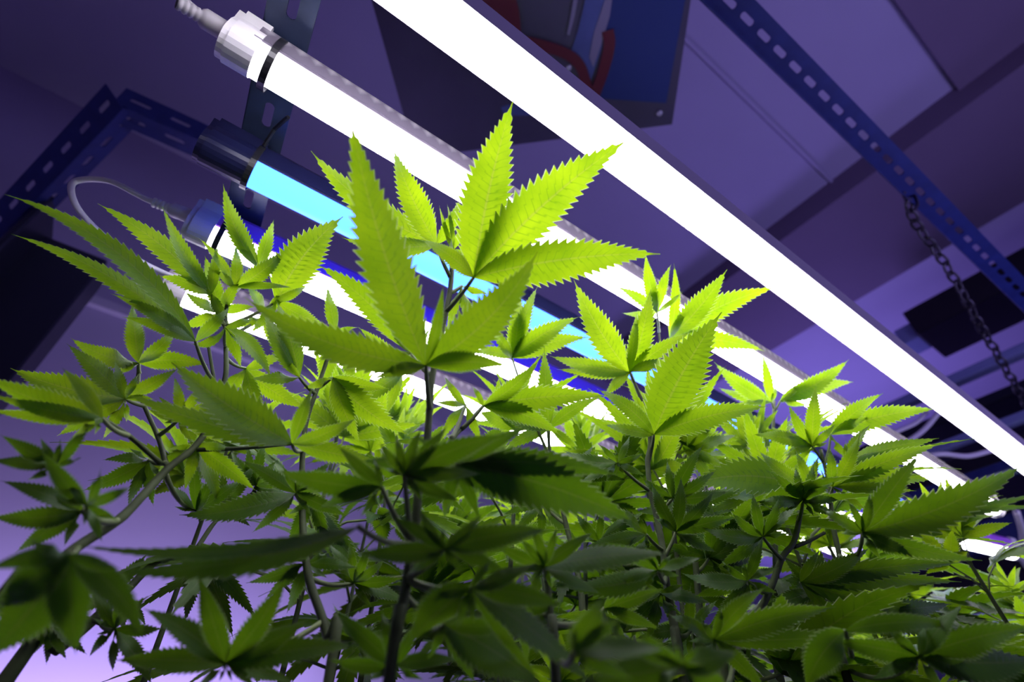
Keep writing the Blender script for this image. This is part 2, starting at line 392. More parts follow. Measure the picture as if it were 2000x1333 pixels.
# ------------------------------------------------------------------ printed board under the ceiling
BZ = 1.10
bc = [PZ(724, 0, BZ), PZ(812, 307, BZ), PZ(1312, 242, BZ), PZ(1340, 53, BZ)]
bu = (bc[2]-bc[1]).normalized(); bv = (bc[3]-bc[2]); bv = (bv - bu*bv.dot(bu)).normalized(); W_ = (bc[2]-bc[1]).length
bo = bc[1]; upv = (bc[0]-bc[1]); wfun = lambda x, y, dz: PZ(x, y, BZ-dz) - bo
root = thing('sign_board', bo, 'dark navy printed board with red bands hung under the ceiling', 'board')
def plate(name, pix, z0, z1, m, parent, smooth_k=0):
    q = [PZ(x, y, BZ) - bo for x, y in pix]
    if smooth_k: q = catmull(q + [q[0]], smooth_k)[:-1]
    bm = bmesh.new(); a = [bm.verts.new(p - ZD*z0) for p in q]; b = [bm.verts.new(p - ZD*z1) for p in q]; n = len(q)
    for i in range(n): bm.faces.new((a[i], a[(i+1) % n], b[(i+1) % n], b[i]))
    bm.faces.new(a); bm.faces.new(b[::-1]); bmesh.ops.recalc_face_normals(bm, faces=bm.faces)
    bmesh.ops.triangulate(bm, faces=[f for f in bm.faces if len(f.verts) > 4])
    return new_obj(name, bm, m, parent, smooth=False)
plate('panel', [(690, -130), (812, 307), (1312, 242), (1375, -180)], 0, 0.004, M['board'], root)
plate('navy_print', [(1150, -160), (1180, 30), (1178, 120), (1160, 190), (1300, 200), (1368, -170)], 0.004, 0.005, M['navy'], root)
plate('pale_blue_print', [(1120, -160), (1142, 0), (1128, 60), (1112, 105), (1150, 165), (1172, 100), (1192, 0), (1200, -160)], 0.005, 0.006, M['pale_blue'], root)
plate('white_print', [(1180, 0), (1160, 60), (1150, 110), (1158, 130), (1172, 90), (1190, 30), (1200, -40)], 0.006, 0.007, M['white_print'], root)
plate('white_print', [(1122, -20), (1114, 30), (1107, 65), (1112, 67), (1122, 30), (1130, -15)], 0.006, 0.007, M['white_print'], root)
def band(name, pix, w, m):
    pts = catmull([PZ(x, y, BZ-0.0075) - bo for x, y in pix], 6); bm = bmesh.new(); pr = None
    for i, p in enumerate(pts):
        d = (pts[min(i+1, len(pts)-1)] - pts[max(i-1, 0)]).normalized(); s = d.cross(ZD)*w/2
        r_ = [bm.verts.new(p+s), bm.verts.new(p-s), bm.verts.new(p-s-ZD*0.001), bm.verts.new(p+s-ZD*0.001)]
        if pr:
            for k in range(4): bm.faces.new((pr[k], pr[(k+1) % 4], r_[(k+1) % 4], r_[k]))
        pr = r_
    bmesh.ops.recalc_face_normals(bm, faces=bm.faces); return new_obj(name, bm, m, root, smooth=False)
band('red_print', [(985, 78), (1040, 85), (1100, 103), (1130, 125), (1144, 160), (1150, 185)], 0.020, M['red'])
band('red_print', [(1187, 60), (1190, 90), (1178, 140), (1160, 190)], 0.022, M['red'])
band('red_print', [(925, -60), (960, -10), (975, 30), (980, 70)], 0.075, M['red'])
plate('white_print', [(978, 208), (1000, 202), (1030, 208), (1040, 222), (1010, 224), (985, 220)], 0.005, 0.006, M['pale_blue'], root, 3)
for (x, y) in ((1288, 222), (1110, 133)):
    bm = bmesh.new(); bmesh.ops.create_uvsphere(bm, u_segments=14, v_segments=8, radius=0.0065); bmesh.ops.scale(bm, vec=(1, 1, 0.5), verts=bm.verts)
    new_obj('screw', bm, M['screw'], root, loc=PZ(x, y, BZ-0.006)-bo)

# ------------------------------------------------------------------ hanging chain
cp = catmull([PZ(1772, 392, 0.83), PZ(1790, 440, 0.82), PZ(1835, 500, 0.80), PZ(1878, 570, 0.77), PZ(1910, 630, 0.745), PZ(1940, 680, 0.72), PZ(1975, 740, 0.69), PZ(2010, 800, 0.66)], 5)
root = thing('hanging_chain', cp[0], 'dark link chain hanging from the long navy bar at the right', 'chain')
L_ = 0; i_ = 0
def along(poly, step):
    out = [poly[0]]; acc = 0
    for a, b in zip(poly, poly[1:]):
        d = (b-a).length; u = (b-a).normalized(); p = 0
        while acc + d - p >= step:
            p += step-acc; out.append(a+u*p); acc = 0
        acc += d-p
    return out
cl = along(cp, 0.026)
for i in range(len(cl)-1):
    a, b = cl[i], cl[i+1]; d = (b-a).normalized(); m_ = (a+b)/2; s = d.orthogonal().normalized()
    if i % 2: s = d.cross(s)
    pts = [];
    for k in range(17):
        t = 2*math.pi*k/16; pts.append(m_ - cp[0] + d*0.0165*math.cos(t) + s*0.0085*math.sin(t))
    bm = bmesh.new(); tube(bm, pts, 0.0025, 6, False); new_obj('link', bm, M['chain'], root)
cable([PZ(1772, 395, 0.80), PZ(1765, 380, 0.85), PZ(1778, 372, 0.88), PZ(1792, 398, 0.83), PZ(1782, 415, 0.80)], 0.003, 'black hook holding the chain on the navy bar', M['chain'], cat='hook', name='chain_hook')

# ------------------------------------------------------------------ far right: duct, shelves and cables of the next rack
def far(name, m, label, cat, *boxes):
    bm = bmesh.new()
    for b in boxes: rbox(bm, *b)
    bmesh.ops.recalc_face_normals(bm, faces=bm.faces)
    o = new_obj(name, bm, m, smooth=False); mo = o.modifiers.new('bevel', 'BEVEL'); mo.width = 0.006; mo.segments = 2
    return tag(o, label, cat)

far('air_duct', M['duct'], 'black sheet metal duct under the ceiling at the far right', 'duct', (2.56, 2.86, -1.2, 0.33, 1.60, 1.74))
far('duct_hood', M['pale_steel'], 'dull bluish hood on the end of the black duct', 'hood', (2.60, 2.74, 0.331, 0.41, 1.61, 1.70))
far('shelf_rail', M['pale_steel'], 'pale lilac steel rail crossing below the black duct', 'rail', (2.32, 2.37, -1.0, 0.75, 1.19, 1.23))
far('shelf_board', M['dark_steel'], 'dark shelf board behind the lowest part of the chain', 'shelf', (2.40, 3.3, -1.0, 0.8, 1.10, 1.14))
far('shelf_rail', M['pale_steel'], 'pale blue steel rail just above the end of the brightest tube', 'rail', (1.92, 1.95, -0.6, 0.62, 0.80, 0.83))
far('shelf_board', M['duct'], 'black shelf board low at the right behind the tube ends', 'shelf', (2.1, 3.4, -0.8, 1.0, 0.78, 0.84))
far('shelf_rail', M['blue_steel'], 'blue steel rail between the two upper white tubes at the right edge', 'rail', (1.70, 1.735, -0.5, 0.60, 0.60, 0.635))
far('shelf_board', M['duct'], 'black shelf panel behind the far ends of the tubes', 'shelf', (2.3, 2.36, -0.8, 0.75, 0.30, 0.72))
far('shelf_board', M['blue_steel'], 'blue shelf edge low at the right behind the short tube', 'shelf', (1.75, 1.80, -0.4, 0.8, 0.46, 0.53))
far('shelf_rail', M['pale_steel'], 'pale blue rail below the short tube at the right edge', 'rail', (1.62, 1.65, -0.3, 0.7, 0.28, 0.31))
cable([PZ(1835, 805, .75), PZ(1805, 840, .70), PZ(1770, 865, .66), PZ(1735, 885, .62)], 0.006, 'violet lit cable hanging beside a second one near the far tube ends', M['white_plastic'])
cable([PZ(1815, 800, .78), PZ(1790, 826, .72), PZ(1750, 845, .68), PZ(1720, 862, .66)], 0.005, 'thin lilac cable hanging highest near the far tube ends', M['white_plastic'])
cable([PZ(1990, 868, .62), PZ(1940, 880, .62), PZ(1890, 892, .60), PZ(1840, 888, .60), PZ(1800, 894, .60)], 0.006, 'pale cable crossing between the two upper white tubes', M['white_plastic'])
cable([PZ(1985, 1082, .35), PZ(1998, 1100, .35), PZ(2020, 1130, .34), PZ(2060, 1200, .30)], 0.004, 'white cable leaving the end of the short tube', M['white_plastic'])
cable([PZ(1985, 1000, .42), PZ(1996, 1040, .40), PZ(2000, 1090, .38), PZ(2030, 1130, .36)], 0.006, 'lilac cable at the right edge above the short tube', M['white_plastic'])
# ------------------------------------------------------------------ leaves
def gw(s): return (s**0.9)*((1-s)**1.5)/0.2044 if 0 < s < 1 else 0
def leaflet(bm, uvl, c0, c1, c2, W, nrm, N=17, fold=0.10, r0=0.03):
    def P(s): return c0*(1-s)**2 + c1*2*s*(1-s) + c2*s*s
    def T(s): return ((c1-c0)*(1-s) + (c2-c1)*s).normalized()
    rows = []                                   # (s midrib, s margin, width factor)
    rows.append((0.0, 0.0, 0.02)); s0, s1 = 0.07, 0.90
    rows.append((0.035, 0.05, gw(0.05)*0.8))
    for i in range(N):
        u0 = i/N; u1 = (i+1)/N
        a = s0 + (s1-s0)*u0**0.92; b = s0 + (s1-s0)*u1**0.92; d = b-a
        rows.append((a, a+d*0.02, gw(a)*0.80)); rows.append((a+d*0.5, a+d*1.18, gw(a+d*0.6)*1.06))
    rows.append((0.91, 0.92, gw(0.92)*0.72)); rows.append((0.96, 0.96, gw(0.96)*0.7)); rows.append((1.0, 1.0, 0.015))
    h = W/2; prev = None; L = (c2-c0).length
    for ri, (sm, se, wf) in enumerate(rows):
        t = T(sm); ac = t.cross(nrm).normalized(); nn = ac.cross(t).normalized()
        pm = P(sm); r = []
        for sd_ in (-1, -0.5, 0, 0.5, 1):
            k = abs(sd_)
            if k == 0: p = pm
            elif k == 0.5: p = P(sm + (se-sm)*0.35) + ac*h*sd_*wf*1.0 + nn*(fold*h*wf*0.5 + (0.035*h if ri % 2 else -0.035*h))
            else: p = P(se) + ac*h*sd_*wf + nn*fold*h*wf
            r.append((bm.verts.new(p), sd_, (sm if k == 0 else sm+(se-sm)*0.5 if k == 0.5 else se)))
        if prev:
            for q in range(4):
                f = bm.faces.new((prev[q][0], prev[q+1][0], r[q+1][0], r[q][0]))
                for l, w in zip(f.loops, (prev[q], prev[q+1], r[q+1], r[q])):
                    l[uvl].uv = (w[1], (w[2]-0.05)/0.85*N)
        prev = r

ZMAX = 0.318
def PDc(x, y, D):
    r = ray(x, y)
    if r.z*D > ZMAX: D = ZMAX/r.z
    return CAM + r*D, D

class Plant:
    def __init__(self, label, stems, rads, group='cannabis plants under the lamps'):
        # stems: list of polylines [(x, y, r)], first is the main one, running top to bottom
        self.polys = []
        for st in stems:
            self.polys.append([(x, y, PR(x, y, r)) for (x, y, r) in st])
        main = self.polys[0]; last = main[-1][2]; prev = main[-2][2]
        d = (last-prev).normalized(); base = Vector((last.x + d.x*0.05, last.y + d.y*0.05, 0))
        self.root = thing('cannabis_plant', base, label, 'cannabis plant', group); self.base = base
        for i, (pl, (ra, rb)) in enumerate(zip(self.polys, rads)):
            pts = [p[2]-base for p in pl]
            if i == 0: pts += [pts[-1]*0.45 + Vector((0, 0, 0)), Vector((0, 0, 0))]
            pts = catmull(pts, 7)
            # node swellings
            bm = bmesh.new(); n = len(pts)
            tube(bm, pts, (lambda s, ra=ra, rb=rb: (ra + (rb-ra)*s)*(1+0.10*max(0, math.cos(s*62))**6)), 10)
            new_obj('stem' if i == 0 else 'branch', bm, M['stem'], self.root)
    def stem_at(self, x, y):
        best = None
        for pl in self.polys:
            for (a, b) in zip(pl, pl[1:]):
                dx, dy = b[0]-a[0], b[1]-a[1]; q = dx*dx+dy*dy
                t = max(0, min(1, ((x-a[0])*dx + (y-a[1])*dy)/q)) if q else 0
                d = (a[0]+dx*t-x)**2 + (a[1]+dy*t-y)**2
                if best is None or d < best[0]: best = (d, a[2].lerp(b[2], t))
        return best[1]
    def leaf(self, hub, att, tips, dD=0.0, tilt=0.35, roll=None, shaded=None, pr=0.0011, teeth=17):
        rnd = random.Random(int(hub[0]*7+hub[1]*13))
        sp = self.stem_at(*att) if att else None
        D0 = ((sp-CAM).dot(Vector((0, CP, SP)))) if sp else 0.3
        D = D0 + dD
        hp, D = PDc(hub[0], hub[1], D)
        bm = bmesh.new(); uvl = bm.loops.layers.uv.new('UVMap')
        base = self.base
        if hub[1] > (770 if hub[0] < 560 else 868) and hub[0] != 571 and len(tips) > 2:                     # complete the fan: in-between and small basal leaflets
            q = sorted([(math.atan2(t[1]-hub[1], t[0]-hub[0]), math.hypot(t[0]-hub[0], t[1]-hub[1]), t[2]) for t in tips])
            ex = []; n = len(q)
            for i in range(n):
                a, b = q[i], q[(i+1) % n]; g = (b[0]-a[0]) % (2*math.pi)
                if 0.80 < g < 1.75: ex.append((a[0]+g*rnd.uniform(.42, .58), (a[1]+b[1])/2*rnd.uniform(.75, .95), (a[2]+b[2])/2*.8))
                elif g >= 1.75:
                    ex.append((a[0]+0.55, a[1]*.5, a[2]*.55)); ex.append((b[0]-0.55, b[1]*.5, b[2]*.55))
            tips = list(tips) + [(hub[0]+math.cos(a)*l, hub[1]+math.sin(a)*l, w) for a, l, w in ex]
        for tp in tips:
            x, y, w = tp[:3]; bend = tp[3] if len(tp) > 3 else 0; dk = tp[4] if len(tp) > 4 else 0
            DT = D*(1 + tilt*(y-hub[1])/1000 + dk)
            t3, DT = PDc(x, y, DT)
            mx, my = (x+hub[0])/2, (y+hub[1])/2; dx, dy = x-hub[0], y-hub[1]; ln = math.hypot(dx, dy)
            if not bend: bend = rnd.uniform(-0.05, 0.05)*ln
            mx += -dy/ln*bend*2; my += dx/ln*bend*2
            m3, _ = PDc(mx, my, (D+DT)/2*(1 - 0.06 - rnd.uniform(0, 0.05)))
            r_ = roll if roll is not None else rnd.uniform(-38, 38)
            ax = (t3-hp).normalized(); vw = (CAM-(hp+t3)/2).normalized()
            vw = (vw - ax*vw.dot(ax)).normalized()
            nr = Matrix.Rotation(math.radians(r_), 3, ax) @ vw
            W = min(w, (0.42 if w >= 64 else 0.25 if hub[1] < 780 else 0.215)*ln)*1.10/1000*(D+DT)/2/math.cos(math.radians(r_))
            leaflet(bm, uvl, hp-base, m3-base, t3-base, W, nr, N=teeth if ln > 110 else 11, fold=rnd.uniform(0.05, 0.30)*rnd.choice((1, -1)))
        shaded = (hub[1] > (880 if hub[0] < 1400 else 965)) if shaded is None else shaded  # leaves low in the frame take the shade-darkened copy
        o = new_obj('fan_leaf', bm, M['shaded_leaf' if shaded else 'leaf'], self.root)
        if sp:
            bm = bmesh.new(); mid = (sp+hp)/2 - Vector((0, 0, (sp-hp).length*0.12))
            tube(bm, [(sp*(1-s)**2 + mid*2*s*(1-s) + hp*s*s) - base for s in [k/8 for k in range(9)]], lambda s: pr*(1.25-0.45*s), 8)
            new_obj('petiole', bm, M['petiole'], o)
        return o

# ---- central plant
P1 = Plant('tall central cannabis plant with the two largest leaf fans against the tubes',
  [[(884,490,.200),(880,560,.200),(867,629,.200),(845,734,.200),(839,801,.200),(832,881,.199),(818,954,.198),(811,1041,.197),(801,1094,.196),(790,1164,.195),(773,1251,.193),(759,1333,.192)],
   [(944,794,.245),(905,835,.24),(862,880,.22),(836,905,.20)]], [(.0014,.0021),(.0009,.0013)])
P1.leaf((832,715),(839,800),[(683,225,96,-14),(1050,492,84,24),(478,582,66,-26),(728,742,26),(993,716,40,-8),(866,556,24)], dD=-.012, tilt=.25, roll=14, teeth=20)
P1.leaf((925,543),(872,612),[(1003,195,92,-8),(1232,270,92,-16),(1290,497,76,-14),(822,468,44,8)], tilt=.2, roll=16, teeth=20)
P1.leaf((852,478),(881,545),[(768,290,58,-6),(607,295,54,-20),(898,390,42,6),(668,465,36,-12)], dD=.015, roll=12, teeth=18)
P1.leaf((902,560),(882,575),[(925,640,30),(955,575,34),(872,650,18)], dD=.01)
P1.leaf((886,488),(884,500),[(858,402,9),(873,398,9),(906,440,14),(915,500,14),(868,455,10)], dD=.0, teeth=9)
P1.leaf((802,690),(845,734),[(620,517,50,14),(700,720,34),(760,600,32)], dD=.03)
P1.leaf((944,794),(900,840),[(1053,704,42,8),(1188,774,46,-8),(920,752,20),(1096,853,42,-14)], dD=.01, roll=10)
P1.leaf((909,792),(880,862),[(850,787,28),(858,868,46,6),(941,868,32),(868,735,24)], dD=.03)
P1.leaf((790,929),(801,1062),[(992,850,62,-12),(826,832,44),(902,982,34),(738,862,20)], dD=-.005)
P1.leaf((745,952),(801,1062),[(536,918,50,-10),(703,1012,36),(660,872,44)], dD=.0)
P1.leaf((867,1073),(804,1132),[(1074,1036,48,-8),(818,992,40),(694,1080,48,-6),(990,1120,50)], dD=-.01)
P1.leaf((920,1150),(804,1136),[(1063,1340,22),(1160,1340,46,-10),(927,1222,24),(800,1258,64,8),(1050,1100,60)], dD=-.015)
P1.leaf((700,1030),(801,1062),[(140,1064,26,-34),(214,1118,50,-26)], dD=-.03, roll=30)
P1.leaf((867,1220),(790,1164),[(930,1340,48),(1055,1340,84,-8),(800,1250,40),(1010,1230,50)], dD=.0)
P1.leaf((770,1300),(773,1251),[(650,1190,44),(745,1190,40),(640,1290,40),(900,1290,44)], dD=.02)
P1.leaf((892,905),(818,954),[(1244,1022,92,-14),(866,1018,62),(1062,990,84,-12),(1212,930,52,-12),(700,900,40)], dD=-.01, roll=8)

P2 = Plant('slender cannabis plant right of the central one with a five-fingered crown below the bright tube',
  [[(1228,722,.33),(1246,766,.33),(1263,808,.33),(1270,866,.33),(1265,901,.33),(1270,960,.33),(1281,1006,.33),(1295,1076,.325),(1300,1129,.32),(1312,1199,.315),(1326,1269,.31),(1335,1333,.305)],
   [(1275,847,.335),(1272,880,.332),(1266,905,.33)]], [(.0013,.0027),(.001,.0014)])
P2.leaf((1230,728),(1238,750),[(1121,548,62,-8),(1271,566,42,5),(1246,604,18),(1074,696,32,-5),(1088,722,24),(1350,650,28,-6),(1309,704,22),(1177,780,20)], roll=12)
P2.leaf((1277,850),(1272,880),[(1410,610,92,-10),(1166,761,58,10),(1500,795,46,-10),(1180,830,30)], dD=-.01, roll=12, teeth=20)
P2.leaf((1313,975),(1281,1006),[(1374,870,54),(1425,960,52),(1250,930,40),(1400,1010,40)], dD=-.01)
P2.leaf((1205,905),(1270,960),[(1100,880,60,-10),(1230,850,40),(1130,945,44),(1260,930,30)], dD=0)
P2.leaf((1262,1045),(1295,1076),[(1140,1070,40),(1180,990,50,8),(1175,1080,36),(1230,1110,30)], dD=-.01)
P2.leaf((1320,1040),(1297,1090),[(1270,940,40),(1330,930,46),(1440,1010,40),(1400,1080,40)], dD=.01)
P2.leaf((1285,1115),(1300,1129),[(1095,1145,46,-16),(1190,1150,40,8),(1370,1090,40),(1180,1060,34)], dD=-.06)
P2.leaf((1290,1160),(1305,1165),[(1180,1175,44),(1260,1260,54),(1215,1240,40),(1390,1180,46)], dD=.0)
P2.leaf((1350,1230),(1318,1240),[(1240,1250,50),(1400,1330,50),(1460,1240,50),(1350,1140,46)], dD=.03)

P3 = Plant('cannabis plant in the middle with one broad upright leaf in front of the white tubes',
  [[(1070,842,.37),(1076,899,.37),(1090,960,.37),(1105,1024,.365),(1120,1083,.36),(1135,1157,.355),(1138,1202,.35),(1146,1286,.345),(1150,1333,.34)]], [(.0013,.0028)])
P3.leaf((1073,838),(1072,860),[(1063,680,60,0),(1176,776,46,-8),(976,886,24,6),(955,800,30),(1130,880,30)], roll=10)
P3.leaf((1000,700),(1076,899),[(1050,560,30,-4),(1012,565,42),(1130,620,40,-8),(920,690,40,8),(958,635,46),(1150,660,36,-10)], dD=.02, roll=10)
P3.leaf((1110,930),(1090,970),[(1010,880,40),(1160,870,36),(1225,940,40),(1030,960,40)], dD=.02)
P3.leaf((1060,985),(1105,1024),[(940,960,50),(1000,1050,50),(1130,1060,40),(1030,900,40)], dD=.02)
P3.leaf((1170,1060),(1125,1100),[(1260,1000,46),(1270,1090,40),(1120,1000,36),(1180,1150,40)], dD=.02)

P4 = Plant('low cannabis plant at the bottom centre with dark drooping leaves',
  [[(1063,1108,.235),(1070,1150,.235),(1074,1199,.235),(1080,1260,.233),(1086,1333,.23)]], [(.0012,.0022)])
P4.leaf((1063,1108),(1068,1130),[(1310,1082,42,-8),(1034,1022,42,6),(1040,1200,44),(1160,1040,44),(960,1060,40)], dD=-.01)
P4.leaf((1123,1276),(1080,1255),[(1178,1168,84,0),(1240,1330,60),(1300,1270,60)], dD=-.07)
P4.leaf((1020,1200),(1074,1199),[(900,1180,46),(960,1290,50),(1090,1290,44),(1100,1180,40)], dD=.01)
P4.leaf((1180,1190),(1076,1220),[(1300,1150,46),(1290,1230,46),(1180,1300,44)], dD=.04)

P5 = Plant('cannabis plant whose pale crown stands in front of the second white tube right of centre',
  [[(1312,655,.37),(1300,700,.375),(1290,780,.38),(1330,900,.38),(1350,1010,.38),(1360,1120,.375),(1370,1240,.37),(1372,1333,.36)],[(1283,612,.355),(1290,680,.37),(1296,720,.376)]], [(.0012,.003),(.0009,.0012)])
P5.leaf((1308,662),(1303,690),[(1420,527,50,6),(1517,562,46,-14),(1494,687,34,-10),(1316,515,20),(1345,600,14)], roll=10)
P5.leaf((1283,612),(1288,650),[(1261,495,24),(1311,517,20,-4),(1205,561,20,5),(1214,612,12),(1335,570,10),(1270,540,16)], roll=10)
P5.leaf((1300,720),(1296,740),[(1370,700,24),(1230,690,24),(1340,780,30),(1250,800,24)], dD=.01)
P5.leaf((1345,880),(1330,900),[(1440,850,46),(1400,960,46),(1280,860,36),(1360,800,36)], dD=.01)
P5.leaf((1340,985),(1350,1010),[(1460,950,50),(1240,1000,50),(1300,910,46),(1430,1040,46)], dD=.01)
P5.leaf((1385,1090),(1360,1120),[(1500,1040,50),(1480,1130,50),(1290,1060,50),(1390,980,44)], dD=.01)

P6 = Plant('cannabis plant with a small star shaped crown over the second white tube at right',
  [[(1512,785,.445),(1510,836,.445),(1505,900,.445),(1510,980,.44),(1515,1100,.43),(1520,1230,.42),(1525,1333,.41)]], [(.0014,.0032)])
P6.leaf((1507,787),(1511,800),[(1395,708,34,-8),(1489,690,17),(1402,758,20,-4),(1518,752,10),(1435,792,12)], roll=8)
P6.leaf((1524,784),(1512,805),[(1658,703,32,8),(1668,747,32,-8),(1580,792,15),(1570,745,12)], roll=8)
P6.leaf((1505,850),(1510,860),[(1430,800,30),(1560,830,24),(1440,880,40),(1540,910,34)], dD=.01)
P6.leaf((1470,900),(1507,930),[(1380,860,40),(1420,960,44),(1500,860,34),(1350,920,34)], dD=.01)
P6.leaf((1500,1010),(1511,1030),[(1400,1000,44),(1580,960,40),(1440,1090,44),(1570,1060,40)], dD=.01)

P7 = Plant('cannabis plant at right with a bright upright crown and wide layered lower leaves',
  [[(1603,880,.385),(1619,950,.38),(1626,1024,.375),(1640,1090,.37),(1645,1146,.365),(1647,1216,.36),(1657,1333,.35)]], [(.0013,.0028)])
P7.leaf((1586,872),(1606,905),[(1594,752,44),(1503,832,40,-6),(1470,850,40,6),(1632,828,60,0),(1540,790,30)], roll=8)
P7.leaf((1622,850),(1610,910),[(1725,769,32,-5),(1830,800,38,-12),(1702,815,20),(1660,900,26)], dD=.02)
P7.leaf((1650,905),(1619,950),[(1834,857,32,-6),(1800,868,26,8),(1700,830,22)], dD=.01)
P7.leaf((1626,952),(1623,970),[(1838,868,34,-8),(1822,940,44,-12),(1622,870,50),(1790,960,24)], dD=-.01, roll=20)
P7.leaf((1580,957),(1619,985),[(1334,954,66,26),(1374,1008,36,14),(1480,880,50),(1600,890,44)], dD=-.01, roll=16)
P7.leaf((1685,1041),(1643,1085),[(2000,908,62,16),(2030,965,30,4),(2030,992,28),(1918,1096,30,8),(1598,992,50),(1802,1095,30),(1700,960,34)], dD=-.10, roll=16)
P7.leaf((1600,1150),(1645,1146),[(1480,1190,44),(1530,1090,40),(1560,1240,44),(1680,1080,50)], dD=.0)
P7.leaf((1563,1139),(1507,1180),[(1880,1101,36,-10),(1878,1138,36,-6),(1846,1200,36,8),(1700,1070,40)], dD=-.03, roll=20)
P7.leaf((1700,1190),(1647,1216),[(1860,1180,40),(1900,1240,50),(1790,1290,50),(1600,1200,44)], dD=-.01)
P7.leaf((1650,1234),(1650,1260),[(1880,1226,32,-14),(1575,1345,66,12)], dD=-.10)
P7.leaf((1794,1283),(1655,1310),[(2020,1225,60,-8),(2030,1290,70),(1950,1345,60),(1880,1180,44),(1700,1330,50),(1620,1250,50)], dD=-.08)

P8 = Plant('cannabis plant on a slanting stem at the lower right of centre',
  [[(1568,975,.345),(1552,1055,.34),(1528,1090,.335),(1507,1146,.33),(1482,1199,.325),(1451,1258,.32),(1416,1333,.31)],[(1610,1042,.345),(1580,1058,.342),(1550,1070,.34)]], [(.0016,.0026),(.0010,.0013)])
P8.leaf((1568,978),(1560,1020),[(1590,900,30),(1500,920,40),(1470,980,46),(1640,930,36),(1640,1010,36)], dD=-.01)
P8.leaf((1490,1050),(1525,1092),[(1370,1030,46,-10),(1400,1110,46),(1560,990,36),(1470,960,40)], dD=-.01)
P8.leaf((1460,1135),(1500,1160),[(1330,1120,44,-10),(1380,1230,44),(1490,1050,40),(1520,1160,30)], dD=-.01)
P8.leaf((1395,1251),(1451,1258),[(1498,1148,56,-10),(1632,1187,44,-10),(1688,1238,34,6),(1300,1200,40),(1385,1340,50)], dD=-.04, roll=20)
P8.leaf((1330,1300),(1430,1300),[(1150,1330,70),(1240,1225,60),(1440,1275,70),(1420,1340,70)], dD=-.12)

P9 = Plant('cannabis plant left of centre on a thin dark stem with hanging leaves',
  [[(657,648,.27),(640,700,.275),(620,759,.275),(600,818,.275),(592,876,.275),(590,936,.275),(592,1041,.27),(603,1129,.265),(627,1202,.26),(641,1251,.257),(641,1333,.25)]], [(.0012,.0024)])
P9.leaf((657,650),(648,680),[(624,780,34),(690,760,34),(700,640,30),(560,640,30),(640,560,24)], dD=0)
P9.leaf((650,738),(620,759),[(798,850,48,12),(703,868,58,4),(590,760,40),(760,760,40)], dD=0)
P9.leaf((787,728),(640,700),[(755,812,56),(700,640,30),(840,640,20),(680,800,30)], dD=.02)
P9.leaf((585,738),(615,770),[(515,600,32,-4),(540,588,44,4),(560,700,30),(490,740,36)], dD=-.01)
P9.leaf((571,868),(592,876),[(334,708,72,-8),(243,768,42,-10),(612,757,60),(696,818,46),(740,905,56)], dD=-.05, roll=14)
P9.leaf((578,964),(591,985),[(350,1007,42,-12),(470,900,40),(650,900,40),(680,1010,44)], dD=-.01)
P9.leaf((610,975),(591,1000),[(700,1080,40,14),(640,1080,40),(730,1130,34,10),(560,1080,34)], dD=.01)
P9.leaf((441,1297),(632,1215),[(222,1291,42,4),(280,1190,42,10),(562,1124,58,8),(700,1262,46,-8),(380,1345,40),(500,1345,36)], dD=-.04)
P9.leaf((600,1100),(600,1115),[(500,1080,30),(560,1200,30),(700,1110,34),(480,1140,24)], dD=.01)
P9.leaf((690,1140),(603,1129),[(790,1130,44),(800,1180,44),(640,1060,40),(720,1060,34)], dD=.03)
P9.leaf((700,1250),(641,1251),[(800,1230,46),(790,1330,50),(650,1180,40),(600,1240,44)], dD=.02)

P10 = Plant('cannabis plant at upper left with long narrow leaflets reaching over the frame',
  [[(455,570,.255),(441,608,.255),(441,678,.255),(440,738,.253),(415,820,.25),(378,876,.247),(329,915,.24),(280,968,.23),(231,1017,.22),(133,1083,.205),(40,1180,.19),(-60,1260,.18)],
   [(271,712,.26),(273,769,.26),(308,853,.258),(322,900,.25),(329,915,.24)],
   [(570,868,.25),(480,876,.25),(385,880,.247)],
   [(200,818,.20),(255,855,.215),(312,905,.235)],
   [(405,665,.255),(420,750,.255),(435,800,.252)]], [(.0012,.0026),(.0011,.0015),(.0008,.0012),(.0009,.0013),(.001,.0012)])
P10.leaf((413,575),(440,640),[(190,398,40,14),(317,403,26,-8),(310,540,38,6),(450,640,30),(425,480,20)], dD=.01, roll=12)
P10.leaf((382,668),(425,750),[(8,380,38,46),(22,458,34,26),(216,574,26,8),(238,620,26,8),(450,600,40)], dD=-.02, roll=14, teeth=22)
P10.leaf((460,562),(448,600),[(460,480,26,3),(561,486,46,6),(389,466,16,6),(572,563,14,-4),(420,520,16)], dD=.0, roll=6)
P10.leaf((505,525),(452,575),[(436,360,34,-12),(535,430,24),(448,420,16,-8)], dD=.02)
P10.leaf((540,590),(441,640),[(670,424,74,-14),(600,560,30),(640,640,50),(490,650,36)], dD=.02, roll=8)
P10.leaf((440,640),(441,678),[(373,672,50,-14),(500,620,50),(530,740,28,-12),(470,720,30)], dD=-.02)
P10.leaf((271,710),(272,730),[(260,590,38,-2),(138,661,34,-10),(408,714,34,-8),(345,640,52,6),(222,735,26)], dD=-.005, roll=12)
P10.leaf((245,780),(273,800),[(20,720,56,-10),(130,672,40,4),(200,860,54),(350,720,40)], dD=-.01, roll=16)
P10.leaf((200,818),(250,850),[(-40,732,44,-10),(-30,800,26,-6),(138,858,40),(-20,770,30,-8)], dD=-.02)
P10.leaf((350,820),(308,853),[(340,735,46),(450,790,60,-6),(440,870,40),(290,800,40)], dD=.0)
P10.leaf((290,900),(325,905),[(200,900,50,6),(160,960,40),(250,990,40),(300,990,34)], dD=.01)
P10.leaf((382,1000),(329,930),[(320,940,30),(480,930,46),(430,1010,40),(380,900,34)], dD=.05)
